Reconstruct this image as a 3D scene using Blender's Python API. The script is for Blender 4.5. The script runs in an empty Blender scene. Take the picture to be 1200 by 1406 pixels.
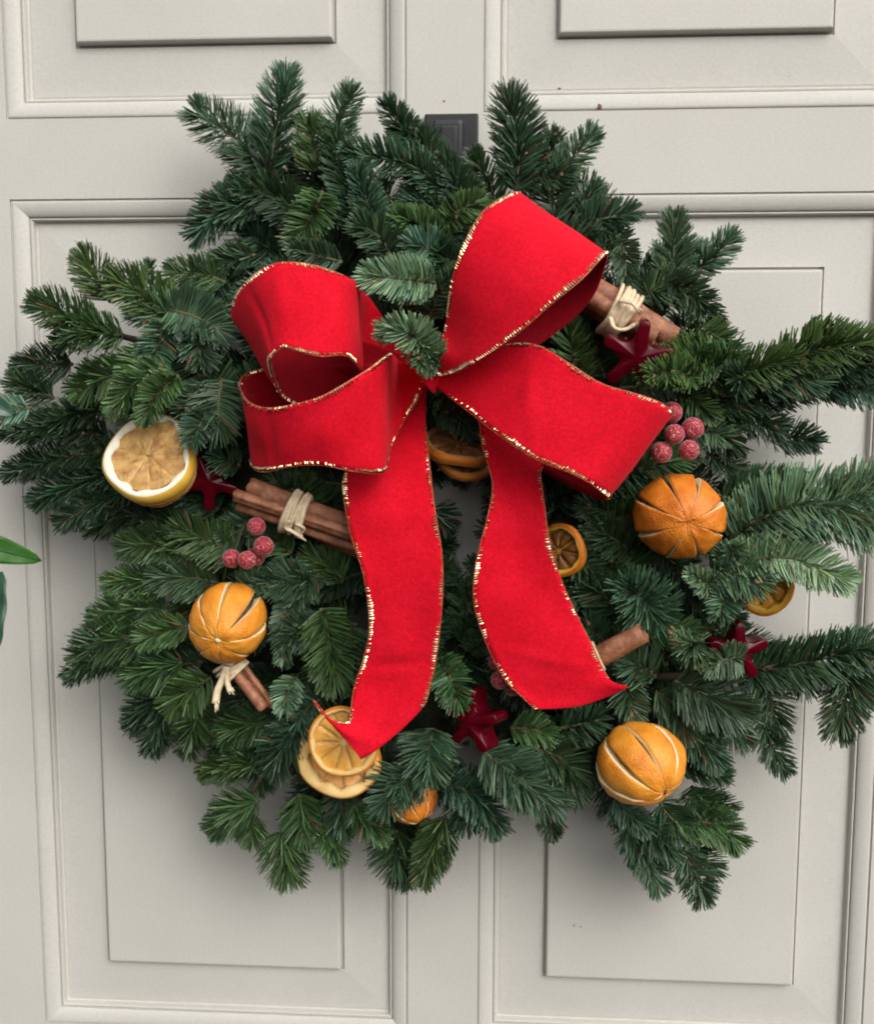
import bpy, bmesh, math, random
import numpy as np
from mathutils import Vector, Matrix

R = math.radians
rnd = random.Random(7)
rng = np.random.default_rng(11)
scn = bpy.context.scene
col = scn.collection

# ------------------------------------------------------------------ camera
F_PX, D = 1413.0, 0.70                      # focal length in photo pixels, distance to the door (m)
RX, RY, RZ = R(-6.415), R(-0.109), R(3.463)
Rm = Matrix.Rotation(RZ, 3, 'Z') @ Matrix.Rotation(RX, 3, 'X') @ Matrix.Rotation(RY, 3, 'Y')
CAM = Vector((0.0605 * D, -D, 0.11264 * D))
cam_d = bpy.data.cameras.new("camera"); cam = bpy.data.objects.new("camera", cam_d); col.objects.link(cam)
rx, fw, up = Rm @ Vector((1, 0, 0)), Rm @ Vector((0, 1, 0)), Rm @ Vector((0, 0, 1))
mw = Matrix((rx, up, -fw)).transposed().to_4x4(); mw.translation = CAM
cam.matrix_world = mw
cam_d.sensor_fit = 'HORIZONTAL'; cam_d.sensor_width = 36.0; cam_d.lens = 36.0 * F_PX / 1200.0
cam_d.clip_start = 0.01; cam_d.clip_end = 50
cam_d.dof.use_dof = True; cam_d.dof.focus_distance = 0.60; cam_d.dof.aperture_fstop = 20.0
scn.camera = cam
scn.render.resolution_x = 873; scn.render.resolution_y = 1024

# ------------------------------------------------------------------ light
SUN_EL, SUN_AZ = R(38), R(34)               # azimuth measured from straight in front of the door towards the right
w = bpy.data.worlds.new("World"); scn.world = w; w.use_nodes = True
nt = w.node_tree; nt.nodes.clear()
sky = nt.nodes.new('ShaderNodeTexSky'); sky.sky_type = 'NISHITA'; sky.sun_disc = False
sky.sun_elevation = SUN_EL; sky.sun_rotation = R(180) - SUN_AZ
sky.air_density = 1.0; sky.dust_density = 6.0; sky.ozone_density = 1.0
hs = nt.nodes.new('ShaderNodeHueSaturation'); hs.inputs['Saturation'].default_value = 0.22   # cloud cover
bg = nt.nodes.new('ShaderNodeBackground'); bg.inputs['Strength'].default_value = 0.13
wo = nt.nodes.new('ShaderNodeOutputWorld')
nt.links.new(sky.outputs[0], hs.inputs['Color']); nt.links.new(hs.outputs[0], bg.inputs[0]); nt.links.new(bg.outputs[0], wo.inputs[0])
sl = bpy.data.lights.new("sun", 'SUN'); sl.energy = 1.0; sl.angle = R(72); sl.color = (1.0, 0.97, 0.93)
so = bpy.data.objects.new("sun", sl); col.objects.link(so)
sd = Vector((math.sin(SUN_AZ) * math.cos(SUN_EL), -math.cos(SUN_AZ) * math.cos(SUN_EL), math.sin(SUN_EL)))
so.rotation_euler = sd.to_track_quat('Z', 'Y').to_euler(); so.location = sd * 3
scn.view_settings.view_transform = 'Standard'; scn.view_settings.look = 'None'
scn.view_settings.gamma = 1.0; scn.view_settings.exposure = 0.20
scn.cycles.max_bounces = 8; scn.cycles.filter_width = 1.9

# ------------------------------------------------------------------ helpers
def at(px, py, d):
    """photo pixel + distance off the door (m) -> world point"""
    v = Rm @ Vector(((px - 600) / F_PX, 1.0, -(py - 703) / F_PX))
    return CAM + v * ((D - d) / v.y)
def mpp(d): return (D - d) / F_PX

def empty(name, loc, label, cat, group=None):
    o = bpy.data.objects.new(name, None); o.empty_display_size = 0.01
    o.location = loc; col.objects.link(o)
    tag(o, label, cat, group); return o
def tag(o, label=None, cat=None, group=None, kind=None):
    if label: o['label'] = label
    if cat: o['category'] = cat
    if group: o['group'] = group
    if kind: o['kind'] = kind
    return o
WORLD = {}
def link(name, me, parent=None, mats=(), smooth=True, label=None):
    """mesh data is in world space; the object sits at its parent's origin"""
    for m in mats: me.materials.append(m)
    if smooth and len(me.polygons): me.polygons.foreach_set('use_smooth', [True] * len(me.polygons))
    o = bpy.data.objects.new(name, me); col.objects.link(o)
    if parent is not None:
        off = WORLD.get(parent.name, Vector(parent.location) if parent.parent is None else Vector((0, 0, 0)))
        n = len(me.vertices); co = np.empty(n * 3); me.vertices.foreach_get('co', co)
        co = co.reshape(-1, 3) - np.array(off); me.vertices.foreach_set('co', co.ravel()); me.update()
        o.parent = parent; WORLD[o.name] = off
    if label: o['label'] = label
    return o
def pydata(name, verts, faces, mi=None):
    me = bpy.data.meshes.new(name); me.from_pydata([tuple(v) for v in verts], [], faces)
    if mi is not None: me.polygons.foreach_set('material_index', mi)
    me.update(); return me

def catmull(P, n):
    """P list of np vectors, n samples per span"""
    P = [np.array(p, float) for p in P]
    Q = [2 * P[0] - P[1]] + P + [2 * P[-1] - P[-2]]
    out = []
    for i in range(1, len(Q) - 2):
        a, b, c, d = Q[i - 1], Q[i], Q[i + 1], Q[i + 2]
        for k in range(n):
            t = k / n
            out.append(.5 * ((2 * b) + (-a + c) * t + (2 * a - 5 * b + 4 * c - d) * t * t + (-a + 3 * b - 3 * c + d) * t ** 3))
    out.append(P[-1]); return out

def tube_geo(pts, radii, seg=8, V=None, Fc=None, cap=True, flat=1.0):
    V = [] if V is None else V; Fc = [] if Fc is None else Fc
    pts = [Vector(p) for p in pts]; n = len(pts); base = len(V)
    prev = None
    for i, p in enumerate(pts):
        t = (pts[min(i + 1, n - 1)] - pts[max(i - 1, 0)]).normalized()
        if prev is None:
            a = t.orthogonal().normalized()
        else:
            a = (prev - t * prev.dot(t)).normalized()
        prev = a; b = t.cross(a)
        r = radii[i] if hasattr(radii, '__len__') else radii
        for k in range(seg):
            th = 2 * math.pi * k / seg
            V.append(p + a * (math.cos(th) * r) + b * (math.sin(th) * r * flat))
    for i in range(n - 1):
        for k in range(seg):
            k2 = (k + 1) % seg
            Fc.append((base + i * seg + k, base + i * seg + k2, base + (i + 1) * seg + k2, base + (i + 1) * seg + k))
    if cap:
        Fc.append(tuple(base + k for k in range(seg))[::-1])
        Fc.append(tuple(base + (n - 1) * seg + k for k in range(seg)))
    return V, Fc

# ------------------------------------------------------------------ materials
def newmat(name):
    m = bpy.data.materials.new(name); m.use_nodes = True
    n = m.node_tree.nodes; return m, n, m.node_tree.links, n['Principled BSDF']
def noise(n, l, scale, detail=3, rough=.55, vec=None):
    t = n.new('ShaderNodeTexNoise'); t.inputs['Scale'].default_value = scale
    t.inputs['Detail'].default_value = detail; t.inputs['Roughness'].default_value = rough
    if vec is not None: l.new(vec, t.inputs['Vector'])
    return t
def coords(n, l, scale=(1, 1, 1)):
    g = n.new('ShaderNodeNewGeometry'); mp = n.new('ShaderNodeMapping'); mp.inputs['Scale'].default_value = scale
    l.new(g.outputs['Position'], mp.inputs['Vector']); return mp.outputs[0]
def ramp(n, l, src, stops):
    r = n.new('ShaderNodeValToRGB'); cr = r.color_ramp
    while len(cr.elements) < len(stops): cr.elements.new(.5)
    for e, (p, c) in zip(cr.elements, stops): e.position = p; e.color = (*c, 1)
    l.new(src, r.inputs[0]); return r
def bump(n, l, bs, src, strength=.3, dist=.001):
    b = n.new('ShaderNodeBump'); b.inputs['Strength'].default_value = strength; b.inputs['Distance'].default_value = dist
    l.new(src, b.inputs['Height']); l.new(b.outputs[0], bs.inputs['Normal']); return b

def mat_noise(name, c0, c1, scale, rough=.5, bscale=None, bstr=.3, bdist=.0005, stretch=(1, 1, 1), spec=.5, **kw):
    m, n, l, bs = newmat(name); v = coords(n, l, stretch)
    t = noise(n, l, scale, 4, .6, v); r = ramp(n, l, t.outputs[0], [(.3, c0), (.7, c1)])
    l.new(r.outputs[0], bs.inputs['Base Color']); bs.inputs['Roughness'].default_value = rough
    bs.inputs['Specular IOR Level'].default_value = spec
    t2 = noise(n, l, bscale or scale * 3, 3, .6, v); bump(n, l, bs, t2.outputs[0], bstr, bdist)
    for k, x in kw.items(): bs.inputs[k.replace('_', ' ')].default_value = x
    return m

def door_paint():
    m, n, l, bs = newmat('door_paint')
    v = coords(n, l); vs = coords(n, l, (.7, 1, 1))
    big = noise(n, l, 6, 4, .6, v)
    c = ramp(n, l, big.outputs[0], [(.3, (.532, .516, .468)), (.7, (.582, .567, .520))])
    # fine wood-grain dust in the paint
    g = noise(n, l, 650, 3, .7, vs)
    gm = n.new('ShaderNodeMapRange'); gm.inputs[1].default_value = .3; gm.inputs[2].default_value = .7
    gm.inputs[3].default_value = .93; gm.inputs[4].default_value = 1.05; l.new(g.outputs[0], gm.inputs[0])
    sp = noise(n, l, 75, 6, .75, v)
    sm = n.new('ShaderNodeMapRange'); sm.inputs[1].default_value = .66; sm.inputs[2].default_value = .74
    sm.inputs[3].default_value = 1.0; sm.inputs[4].default_value = .86; l.new(sp.outputs[0], sm.inputs[0])
    mu = n.new('ShaderNodeMath'); mu.operation = 'MULTIPLY'; l.new(gm.outputs[0], mu.inputs[0]); l.new(sm.outputs[0], mu.inputs[1])
    mx = n.new('ShaderNodeMix'); mx.data_type = 'RGBA'; mx.blend_type = 'MULTIPLY'; mx.inputs[0].default_value = 1
    l.new(c.outputs[0], mx.inputs[6]); l.new(mu.outputs[0], mx.inputs[7]); l.new(mx.outputs[2], bs.inputs['Base Color'])
    bs.inputs['Roughness'].default_value = .5; bs.inputs['Specular IOR Level'].default_value = .35
    bump(n, l, bs, g.outputs[0], .35, .0003)
    return m

def needle_mat():
    m, n, l, bs = newmat('fir_needle')
    a = n.new('ShaderNodeVertexColor'); a.layer_name = 'col'
    l.new(a.outputs[0], bs.inputs['Base Color'])
    bs.inputs['Roughness'].default_value = .42; bs.inputs['Specular IOR Level'].default_value = .5
    return m
def velvet(name, c0, c1):
    m, n, l, bs = newmat(name); v = coords(n, l)
    t = noise(n, l, 45, 3, .6, v); r = ramp(n, l, t.outputs[0], [(.3, c0), (.7, c1)])
    wv = noise(n, l, 520, 4, .85, v)
    gm = n.new('ShaderNodeMapRange'); gm.inputs[1].default_value = .3; gm.inputs[2].default_value = .7
    gm.inputs[3].default_value = .68; gm.inputs[4].default_value = 1.2; l.new(wv.outputs[0], gm.inputs[0])
    mx = n.new('ShaderNodeMix'); mx.data_type = 'RGBA'; mx.blend_type = 'MULTIPLY'; mx.inputs[0].default_value = 1
    l.new(r.outputs[0], mx.inputs[6]); l.new(gm.outputs[0], mx.inputs[7]); l.new(mx.outputs[2], bs.inputs['Base Color'])
    bs.inputs['Roughness'].default_value = .85; bs.inputs['Specular IOR Level'].default_value = .12
    bs.inputs['Sheen Weight'].default_value = .25; bs.inputs['Sheen Roughness'].default_value = .5
    bs.inputs['Sheen Tint'].default_value = (1, .12, .14, 1)
    bump(n, l, bs, wv.outputs[0], .5, .0004)
    return m
def frosted():
    m, n, l, bs = newmat('frosted_berry'); v = coords(n, l)
    t = noise(n, l, 1000, 3, .8, v)
    r = ramp(n, l, t.outputs[0], [(.48, (.30, .003, .012)), (.56, (.42, .03, .045)), (.68, (.88, .62, .64))])
    l.new(r.outputs[0], bs.inputs['Base Color']); bs.inputs['Roughness'].default_value = .5
    bs.inputs['Sheen Weight'].default_value = .4; bs.inputs['Sheen Roughness'].default_value = .4
    bump(n, l, bs, t.outputs[0], .7, .0006); return m
def orange_peel(name, c0, c1, c2):
    m, n, l, bs = newmat(name); v = coords(n, l)
    t = noise(n, l, 70, 4, .6, v); r = ramp(n, l, t.outputs[0], [(.28, c0), (.5, c1), (.75, c2)])
    l.new(r.outputs[0], bs.inputs['Base Color']); bs.inputs['Roughness'].default_value = .5
    bs.inputs['Subsurface Weight'].default_value = .12; bs.inputs['Subsurface Radius'].default_value = (.004, .002, .0008)
    vo = n.new('ShaderNodeTexVoronoi'); vo.inputs['Scale'].default_value = 900; l.new(v, vo.inputs['Vector'])
    wr = noise(n, l, 260, 5, .7, v); ad = n.new('ShaderNodeMath'); ad.operation = 'ADD'; l.new(vo.outputs[0], ad.inputs[0]); l.new(wr.outputs[0], ad.inputs[1])
    bump(n, l, bs, ad.outputs[0], .45, .0007); return m
def cinnamon():
    m, n, l, bs = newmat('cinnamon_bark'); v = coords(n, l)
    t = noise(n, l, 160, 5, .7, v); r = ramp(n, l, t.outputs[0], [(.25, (.09, .03, .014)), (.5, (.30, .115, .055)), (.75, (.52, .25, .14))])
    l.new(r.outputs[0], bs.inputs['Base Color']); bs.inputs['Roughness'].default_value = .6
    bump(n, l, bs, t.outputs[0], .6, .0008); return m

M = dict(
    door=door_paint(), needle=needle_mat(),
    twig=mat_noise('twig_bark', (.06, .07, .025), (.13, .10, .05), 300, .7),
    bud=mat_noise('brown_bud', (.16, .09, .04), (.32, .19, .09), 400, .6),
    bark=mat_noise('branch_bark', (.035, .028, .018), (.09, .065, .04), 260, .85, bstr=.6),
    moss=mat_noise('moss', (.006, .010, .004), (.018, .026, .010), 220, .9, bstr=.9, bdist=.003),  # ring moss, its near-black tone carries painted shade between the sprigs
    red=velvet('red_velvet', (.60, .0022, .014), (.72, .005, .022)),
    red_back=velvet('shaded_ribbon_backing', (.26, .0015, .008), (.32, .003, .012)),  # darker ribbon back; the shade inside the loops is put into its colour
    gold=mat_noise('gold_thread', (.95, .70, .36), (1.0, .86, .58), 400, .22, Metallic=1.0),
    copper=mat_noise('edge_wire', (.42, .05, .03), (.60, .14, .06), 500, .45, Metallic=.3),
    black=mat_noise('black_iron', (.004, .0045, .007), (.008, .009, .013), 120, .5, bstr=.2),
    peel=orange_peel('dried_orange_peel', (.66, .20, .012), (.80, .29, .022), (.86, .40, .05)),
    peel2=orange_peel('dark_orange_peel', (.50, .12, .008), (.68, .19, .012), (.78, .27, .025)),
    pith=mat_noise('pith', (.78, .60, .34), (.90, .78, .54), 180, .7),
    core=mat_noise('dried_pulp', (.03, .014, .006), (.10, .05, .02), 200, .7),
    rind=mat_noise('yellow_rind', (.70, .38, .03), (.80, .50, .08), 120, .5),
    white_pith=mat_noise('white_pith', (.80, .74, .55), (.88, .84, .70), 120, .7),
    cream_pith=mat_noise('cream_pith', (.86, .50, .14), (.92, .68, .30), 120, .6),
    tan_flesh=mat_noise('tan_flesh', (.30, .12, .03), (.68, .42, .14), 170, .45, bstr=.6, bdist=.001),
    amber_flesh=mat_noise('amber_flesh', (.74, .30, .035), (.88, .50, .10), 160, .35, bstr=.6, bdist=.001),
    brown_flesh=mat_noise('brown_flesh', (.16, .05, .012), (.34, .14, .035), 130, .5, bstr=.5),
    peach=mat_noise('peach_flesh', (.80, .36, .10), (.88, .52, .20), 120, .5),
    cin=cinnamon(),
    raffia=mat_noise('raffia', (.58, .44, .27), (.80, .66, .46), 350, .6, bstr=.5),
    star=mat_noise('dark_red_lacquer', (.065, .001, .005), (.10, .0015, .008), 60, .09, bstr=.05, spec=.22),
    berry=frosted(), stem=mat_noise('green_stem', (.03, .05, .02), (.06, .08, .03), 200, .6),
    leaf=mat_noise('green_leaf', (.02, .085, .008), (.035, .13, .014), 60, .35),
    leaf_pale=mat_noise('grey_green_leaf', (.012, .05, .025), (.03, .085, .05), 60, .35),
    chip=mat_noise('rust_mark', (.10, .05, .03), (.25, .13, .09), 400, .8),
)

# ------------------------------------------------------------------ the door
door = empty('panelled_door', (0, 0, 0), 'pale grey painted door with raised panels behind the wreath', 'door')
def box(x0, x1, y0, y1, z0, z1, bev=.0):
    bm = bmesh.new(); bmesh.ops.create_cube(bm, size=1)
    for v in bm.verts:
        v.co = Vector(((x0 + x1) / 2 + v.co.x * (x1 - x0), (y0 + y1) / 2 + v.co.y * (y1 - y0), (z0 + z1) / 2 + v.co.z * (z1 - z0)))
    if bev: bmesh.ops.bevel(bm, geom=bm.edges[:], offset=bev, segments=2, affect='EDGES', profile=.6)
    me = bpy.data.meshes.new('box'); bm.to_mesh(me); bm.free(); return me
MO = .0155                                    # moulding width
XS = [(-.276, -.036), (.045, .287)]           # panel openings inside the mouldings
ZS = [(-.3705, .196), (.2795, .86)]
DX0, DX1, DZ0, DZ1 = -.41, .42, -.62, .99
T = .04
# stiles and rails butt against one another
for x0, x1 in ((DX0, XS[0][0] - MO), (XS[0][1] + MO, XS[1][0] - MO), (XS[1][1] + MO, DX1)):
    link('stile', box(x0, x1, 0, T, DZ0, DZ1), door, [M['door']], smooth=False)
for z0, z1 in ((DZ0, ZS[0][0] - MO), (ZS[0][1] + MO, ZS[1][0] - MO), (ZS[1][1] + MO, DZ1)):
    for x0, x1 in XS:
        link('rail', box(x0 - MO, x1 + MO, -.00002, T, z0, z1), door, [M['door']], smooth=False)
def rect_loft(x0, x1, z0, z1, prof, close=False):
    """prof: list of (inset, y) from outside to inside, mitred at the corners"""
    V, Fc = [], []
    for i, (a, y) in enumerate(prof):
        V += [(x0 + a, y, z0 + a), (x1 - a, y, z0 + a), (x1 - a, y, z1 - a), (x0 + a, y, z1 - a)]
    for i in range(len(prof) - 1):
        for k in range(4):
            k2 = (k + 1) % 4
            Fc.append((i * 4 + k, i * 4 + k2, i * 4 + 4 + k2, i * 4 + 4 + k))
    if close: b = (len(prof) - 1) * 4; Fc.append((b, b + 1, b + 2, b + 3))
    return pydata('loft', V, Fc)
mould = [(0, .010), (0, .0016), (.0010, .0018), (.0013, .0004), (.0020, .0002)]
for k in range(9):                            # torus
    a = k / 8 * math.pi * .86
    mould.append((.0020 + .0048 * (1 - math.cos(a)) * 1.02, .0002 - .0015 * math.sin(a) + .0036 * k / 8))
mould += [(.0116, .0056), (.0120, .0042), (.0130, .0040), (.0136, .0050), (.0140, .0088), (MO, .0092), (MO, .014)]
panelp = [(-.003, .0090), (0, .0090), (.0010, .0086), (.0316, .0072), (.0318, .0100), (.0329, .0100), (.0341, .0024), (.0347, .0017), (.0358, .0015)]
for x0, x1 in XS:
    for z0, z1 in ZS:
        mo = link('moulding', rect_loft(x0 - MO, x1 + MO, z0 - MO, z1 + MO, mould), door, [M['door']], smooth=False)
        pn = link('raised_panel', rect_loft(x0, x1, z0, z1, panelp, True), door, [M['door']], smooth=False)
# little marks on the paint
def blotch(px, py, r, seed, sx=1.0):
    c = at(px, py, 0); q = random.Random(seed); V = [(c.x, -.0009, c.z)]; Fc = []
    for k in range(12):
        a = k / 12 * 2 * math.pi; rr = r * q.uniform(.45, 1.1)
        V.append((c.x + math.cos(a) * rr * sx, -.0001, c.z + math.sin(a) * rr))
    for k in range(12): Fc.append((0, 1 + k, 1 + (k + 1) % 12))
    link('paint_chip', pydata('chip', V, Fc), door, [M['chip']])
blotch(823, 146, .0024, 3); blotch(610, 138, .0010, 4); blotch(788, 1271, .0007, 5); blotch(798, 1273, .0006, 6)
blotch(768, 121, .0010, 8, 1.6); blotch(497, 120, .0007, 9)

# ------------------------------------------------------------------ black knocker the wreath hangs on
kn = empty('door_knocker', at(620, 200, 0), 'black iron door knocker plate showing above the top of the wreath', 'knocker')
a, b = at(583, 156, .004), at(656, 300, .004)
link('back_plate', box(a.x, b.x, -.005, 0, b.z, a.z, .0012), kn, [M['black']], smooth=False)
a2, b2 = at(592, 163, .012), at(636, 300, .012)
link('raised_plate', box(a2.x, b2.x, -.0125, -.004, b2.z, a2.z, .003), kn, [M['black']], smooth=False)
a3, b3 = at(604, 172, .016), at(628, 300, .016)
link('hanging_strap', box(a3.x, b3.x, -.0175, -.0115, b3.z, a3.z, .0015), kn, [M['black']], smooth=False)
# ------------------------------------------------------------------ wreath: sprigs of needles
wc = at(605, 690, .02)
wreath = empty('fir_wreath', wc, 'round green fir wreath hanging on the grey door', 'wreath')
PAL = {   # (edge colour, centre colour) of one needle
    'deep':  ((.005, .018, .007), (.014, .038, .016)),  # darkened copy for low sprigs: shade of the gaps put into the pigment
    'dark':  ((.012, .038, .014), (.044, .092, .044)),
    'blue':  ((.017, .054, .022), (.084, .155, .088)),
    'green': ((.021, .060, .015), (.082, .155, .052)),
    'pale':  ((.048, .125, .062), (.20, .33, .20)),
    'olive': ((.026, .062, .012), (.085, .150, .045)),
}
def needles(curve, nl, pal, dens, updir, spread=1.0, comb=.6, width=.00116, lift=.35, back=.25, seed=0):
    q = np.random.default_rng(seed)
    C = np.array(curve); seg = np.linalg.norm(np.diff(C, axis=0), axis=1); L = seg.sum()
    cum = np.concatenate([[0], np.cumsum(seg)]) / L
    n = max(24, int(L * 1000 * dens))
    s = np.sort(np.concatenate([q.uniform(0.0, 1, n), 1 - q.uniform(0, .04, int(n * .08) + 10)])); n = len(s)
    P = np.stack([np.interp(s, cum, C[:, k]) for k in range(3)], 1)
    Tn = np.gradient(C, axis=0); Tn /= np.linalg.norm(Tn, axis=1)[:, None]
    T_ = np.stack([np.interp(s, cum, Tn[:, k]) for k in range(3)], 1); T_ /= np.linalg.norm(T_, axis=1)[:, None]
    U = np.array(updir)[None, :] + q.normal(0, .05, (n, 3)); U = U - (U * T_).sum(1)[:, None] * T_; U /= np.linalg.norm(U, axis=1)[:, None]
    S = np.cross(T_, U)
    side = q.choice([-1, 1], n)
    # mixture: combed sideways layers, upswept, and some beneath
    kind = q.uniform(0, 1, n)
    phi = np.where(kind < comb, q.normal(10, 9, n), np.where(kind < 1 - .12, q.uniform(20, 90, n), q.uniform(-60, -5, n)))
    phi = np.radians(phi)
    tipw = min(.5, .020 / max(L, .02)); tipf = np.clip((s - (1 - tipw)) / tipw, 0, 1)
    beta = np.radians((72 + q.normal(0, 5.5, n)) * spread) * (1 - tipf ** 1.5 * q.uniform(.15, .95, n))
    lat = S * (np.cos(phi) * side)[:, None] + U * np.sin(phi)[:, None]
    d0 = T_ * np.cos(beta)[:, None] + lat * np.sin(beta)[:, None]
    ln = nl * q.normal(1, .07, n) * (1 - .25 * tipf) * (.70 + .30 * np.clip(s / .15, 0, 1)) * (1 - .22 * np.clip(np.sin(phi), 0, 1))
    bend = T_ * (.30 + q.normal(0, .08, n))[:, None] + U * (lift + q.normal(0, .10, n))[:, None] + q.normal(0, .035, (n, 3))
    N0 = U * .8 + T_ * .35 - lat * .3 + q.normal(0, .28, (n, 3))
    ts = np.array([0, .34, .70, .95]); ws = np.array([.60, 1.0, 1.0, .66])
    wd = width * q.normal(1, .1, n)
    verts = np.empty((n, 13, 3)); 
    for i, t in enumerate(ts):
        c = P + d0 * (ln * t)[:, None] + bend * (ln * t * t * .5)[:, None]
        dd = d0 + bend * t; W = np.cross(dd, N0); W /= np.linalg.norm(W, axis=1)[:, None]
        Nn = np.cross(W, dd); Nn /= np.linalg.norm(Nn, axis=1)[:, None]
        hw = (wd * ws[i] * .5)[:, None]
        verts[:, i * 3] = c - W * hw; verts[:, i * 3 + 1] = c + Nn * hw * .55; verts[:, i * 3 + 2] = c + W * hw
    verts[:, 12] = P + d0 * ln[:, None] + bend * (ln * .5)[:, None]
    # pigment: darker edges, bloom line along the middle, some needles yellower or bluer
    e, c = np.array(PAL[pal][0]), np.array(PAL[pal][1])
    colr = np.empty((n, 13, 4)); colr[..., 3] = 1
    var = np.exp(q.normal(0, .28, n))[:, None]; hue = q.normal(0, .09, n)[:, None] + q.normal(.04, .06); var = var * np.exp(q.normal(0, .14))
    hv = np.concatenate([1 + hue, np.ones_like(hue), 1 - hue], 1)
    for i in range(13):
        mid = (i % 3 == 1) or i == 12
        base = c if mid else e
        colr[:, i, :3] = np.clip(base[None] * var * hv, 0, .8)
    br = q.uniform(0, 1, n) < .012; colr[br, :, :3] = np.array((.15, .075, .03)) * q.uniform(.6, 1.3, (br.sum(), 1, 1))
    return verts, colr
def needle_mesh(verts, colr):
    n = len(verts); fq = []
    for i in range(3):
        a = i * 3
        fq += [(a, a + 1, a + 4, a + 3), (a + 1, a + 2, a + 5, a + 4)]
    fq = np.array(fq); ft = np.array([(9, 10, 12), (10, 11, 12)])
    off = (np.arange(n) * 13)[:, None, None]
    FQ = (fq[None] + off).reshape(-1, 4); FT = (ft[None] + off).reshape(-1, 3)
    me = bpy.data.meshes.new('fir_sprig')
    nv = n * 13; me.vertices.add(nv); me.vertices.foreach_set('co', verts.reshape(-1))
    nq, ntr = len(FQ), len(FT); me.loops.add(nq * 4 + ntr * 3); me.polygons.add(nq + ntr)
    me.loops.foreach_set('vertex_index', np.concatenate([FQ.ravel(), FT.ravel()]))
    me.polygons.foreach_set('loop_start', np.concatenate([np.arange(nq) * 4, nq * 4 + np.arange(ntr) * 3]))
    me.update(calc_edges=True)
    at_ = me.color_attributes.new('col', 'FLOAT_COLOR', 'POINT'); at_.data.foreach_set('color', colr.reshape(-1))
    return me
NS = [0]
VIEW = Vector((0, -1, .12)).normalized()
def sprig(p0, p1, pal='blue', nl=24, dens=3.0, mid=None, tilt=(0, 0), comb=.6, spread=1.0, lift=.35, width=.00116, into=None):
    """p0 base, p1 tip as (px, py, d); needle length in photo pixels at the shoot's depth"""
    NS[0] += 1; sd_ = 1000 + NS[0]; q = random.Random(sd_)
    nl *= 1.12 * q.uniform(.84, 1.10); dens *= 2.35 * q.uniform(.85, 1.25); comb = min(.9, max(.25, comb + q.uniform(-.2, .15))); spread *= q.uniform(.9, 1.1); lift += q.uniform(-.12, .12)
    dl = math.hypot(p1[0] - p0[0], p1[1] - p0[1]); kx = max(.45, 1 - .42 * nl / max(dl, 1))
    p1 = tuple(a + (b - a) * kx for a, b in zip(p0, p1))
    A, B = at(*p0), at(*p1)
    if mid is None:
        Mi = (A + B) / 2 + Vector((q.uniform(-1, 1), q.uniform(-.3, 1) * -1, q.uniform(-.2, 1))) * (B - A).length * .11
    else: Mi = at(*mid)
    cv = catmull([A, Mi, B], 8)
    dmid = (p0[2] + p1[2]) / 2
    u = VIEW + Vector((tilt[0], 0, tilt[1])) + Vector((q.uniform(-.25, .25), 0, q.uniform(-.15, .3)))
    nd = needles(cv, nl * mpp(dmid), pal, dens, u.normalized(), spread, comb, width, lift, seed=sd_)
    if into is not None: into.append(nd); return
    me = needle_mesh(*nd)
    o = link('fir_sprig', me, wreath, [M['needle']])
    WORLD[o.name] = Vector(wreath.location)
    r0 = .0013; V, Fc = tube_geo([Vector(c) for c in cv], [r0 * (1 - .5 * k / (len(cv) - 1)) for k in range(len(cv))], 6)
    # resting buds at the tip
    t = (Vector(cv[-1]) - Vector(cv[-3])).normalized()
    for k in range(2):
        s_ = t.orthogonal() * (.0012 if k else -.0006)
        tube_geo([B - t * .001 + s_, B + t * .0015 + s_, B + t * .0032 + s_], [.0008, .0012, .0003], 6, V, Fc)
    link('twig', pydata('twig', V, Fc), o, [M['twig']])
    if sd_ % 4 == 0:
        V, Fc = [], []
        for k in range(3):
            a_ = t.orthogonal().normalized(); b_ = t.cross(a_); s_ = (a_ * math.cos(k * 2.1) + b_ * math.sin(k * 2.1)) * .0016
            tube_geo([B + s_ * .3, B + s_ + t * .0018, B + s_ * 1.1 + t * .0036, B + s_ * .9 + t * .0050], [.0009, .0016, .0012, .0003], 7, V, Fc)
        link('bud', pydata('bud', V, Fc), o, [M['bud']])
    return o

# bare lower branches between ring and shoots
def branch(pts, r0, r1):
    cv = catmull([at(*p) for p in pts], 7); n_ = len(cv); q = random.Random(int(pts[0][0] * 7 + pts[0][1]))
    V, Fc = tube_geo(cv, [(r0 + (r1 - r0) * k / (n_ - 1)) * q.uniform(.88, 1.12) for k in range(n_)], 8)
    link('branch', pydata('branch', V, Fc), wreath, [M['bark']])
for b in (((450,380,.05),(405,320,.055),(372,255,.056),(330,205,.05)), ((440,390,.05),(400,300,.055),(376,240,.058),(385,170,.055)), ((720,360,.05),(716,290,.055),(708,200,.052)),
          ((300,500,.06),(200,470,.06),(120,450,.058)), ((900,560,.055),(1000,545,.06),(1100,525,.06),(1200,515,.06)), ((900,760,.06),(1000,730,.075),(1110,700,.09),(1220,705,.095)),
          ((900,930,.06),(1010,925,.062),(1110,905,.062),(1200,880,.06)), ((870,980,.06),(960,960,.06),(1040,970,.056)), ((820,1040,.06),(880,1110,.058),(930,1170,.055)), ((380,1030,.06),(345,1090,.062)),
          ((880,440,.06),(925,380,.062),(960,350,.058)), ((330,870,.06),(250,880,.06),(170,900,.058))):
    branch(b, .0028, .0015)
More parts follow.
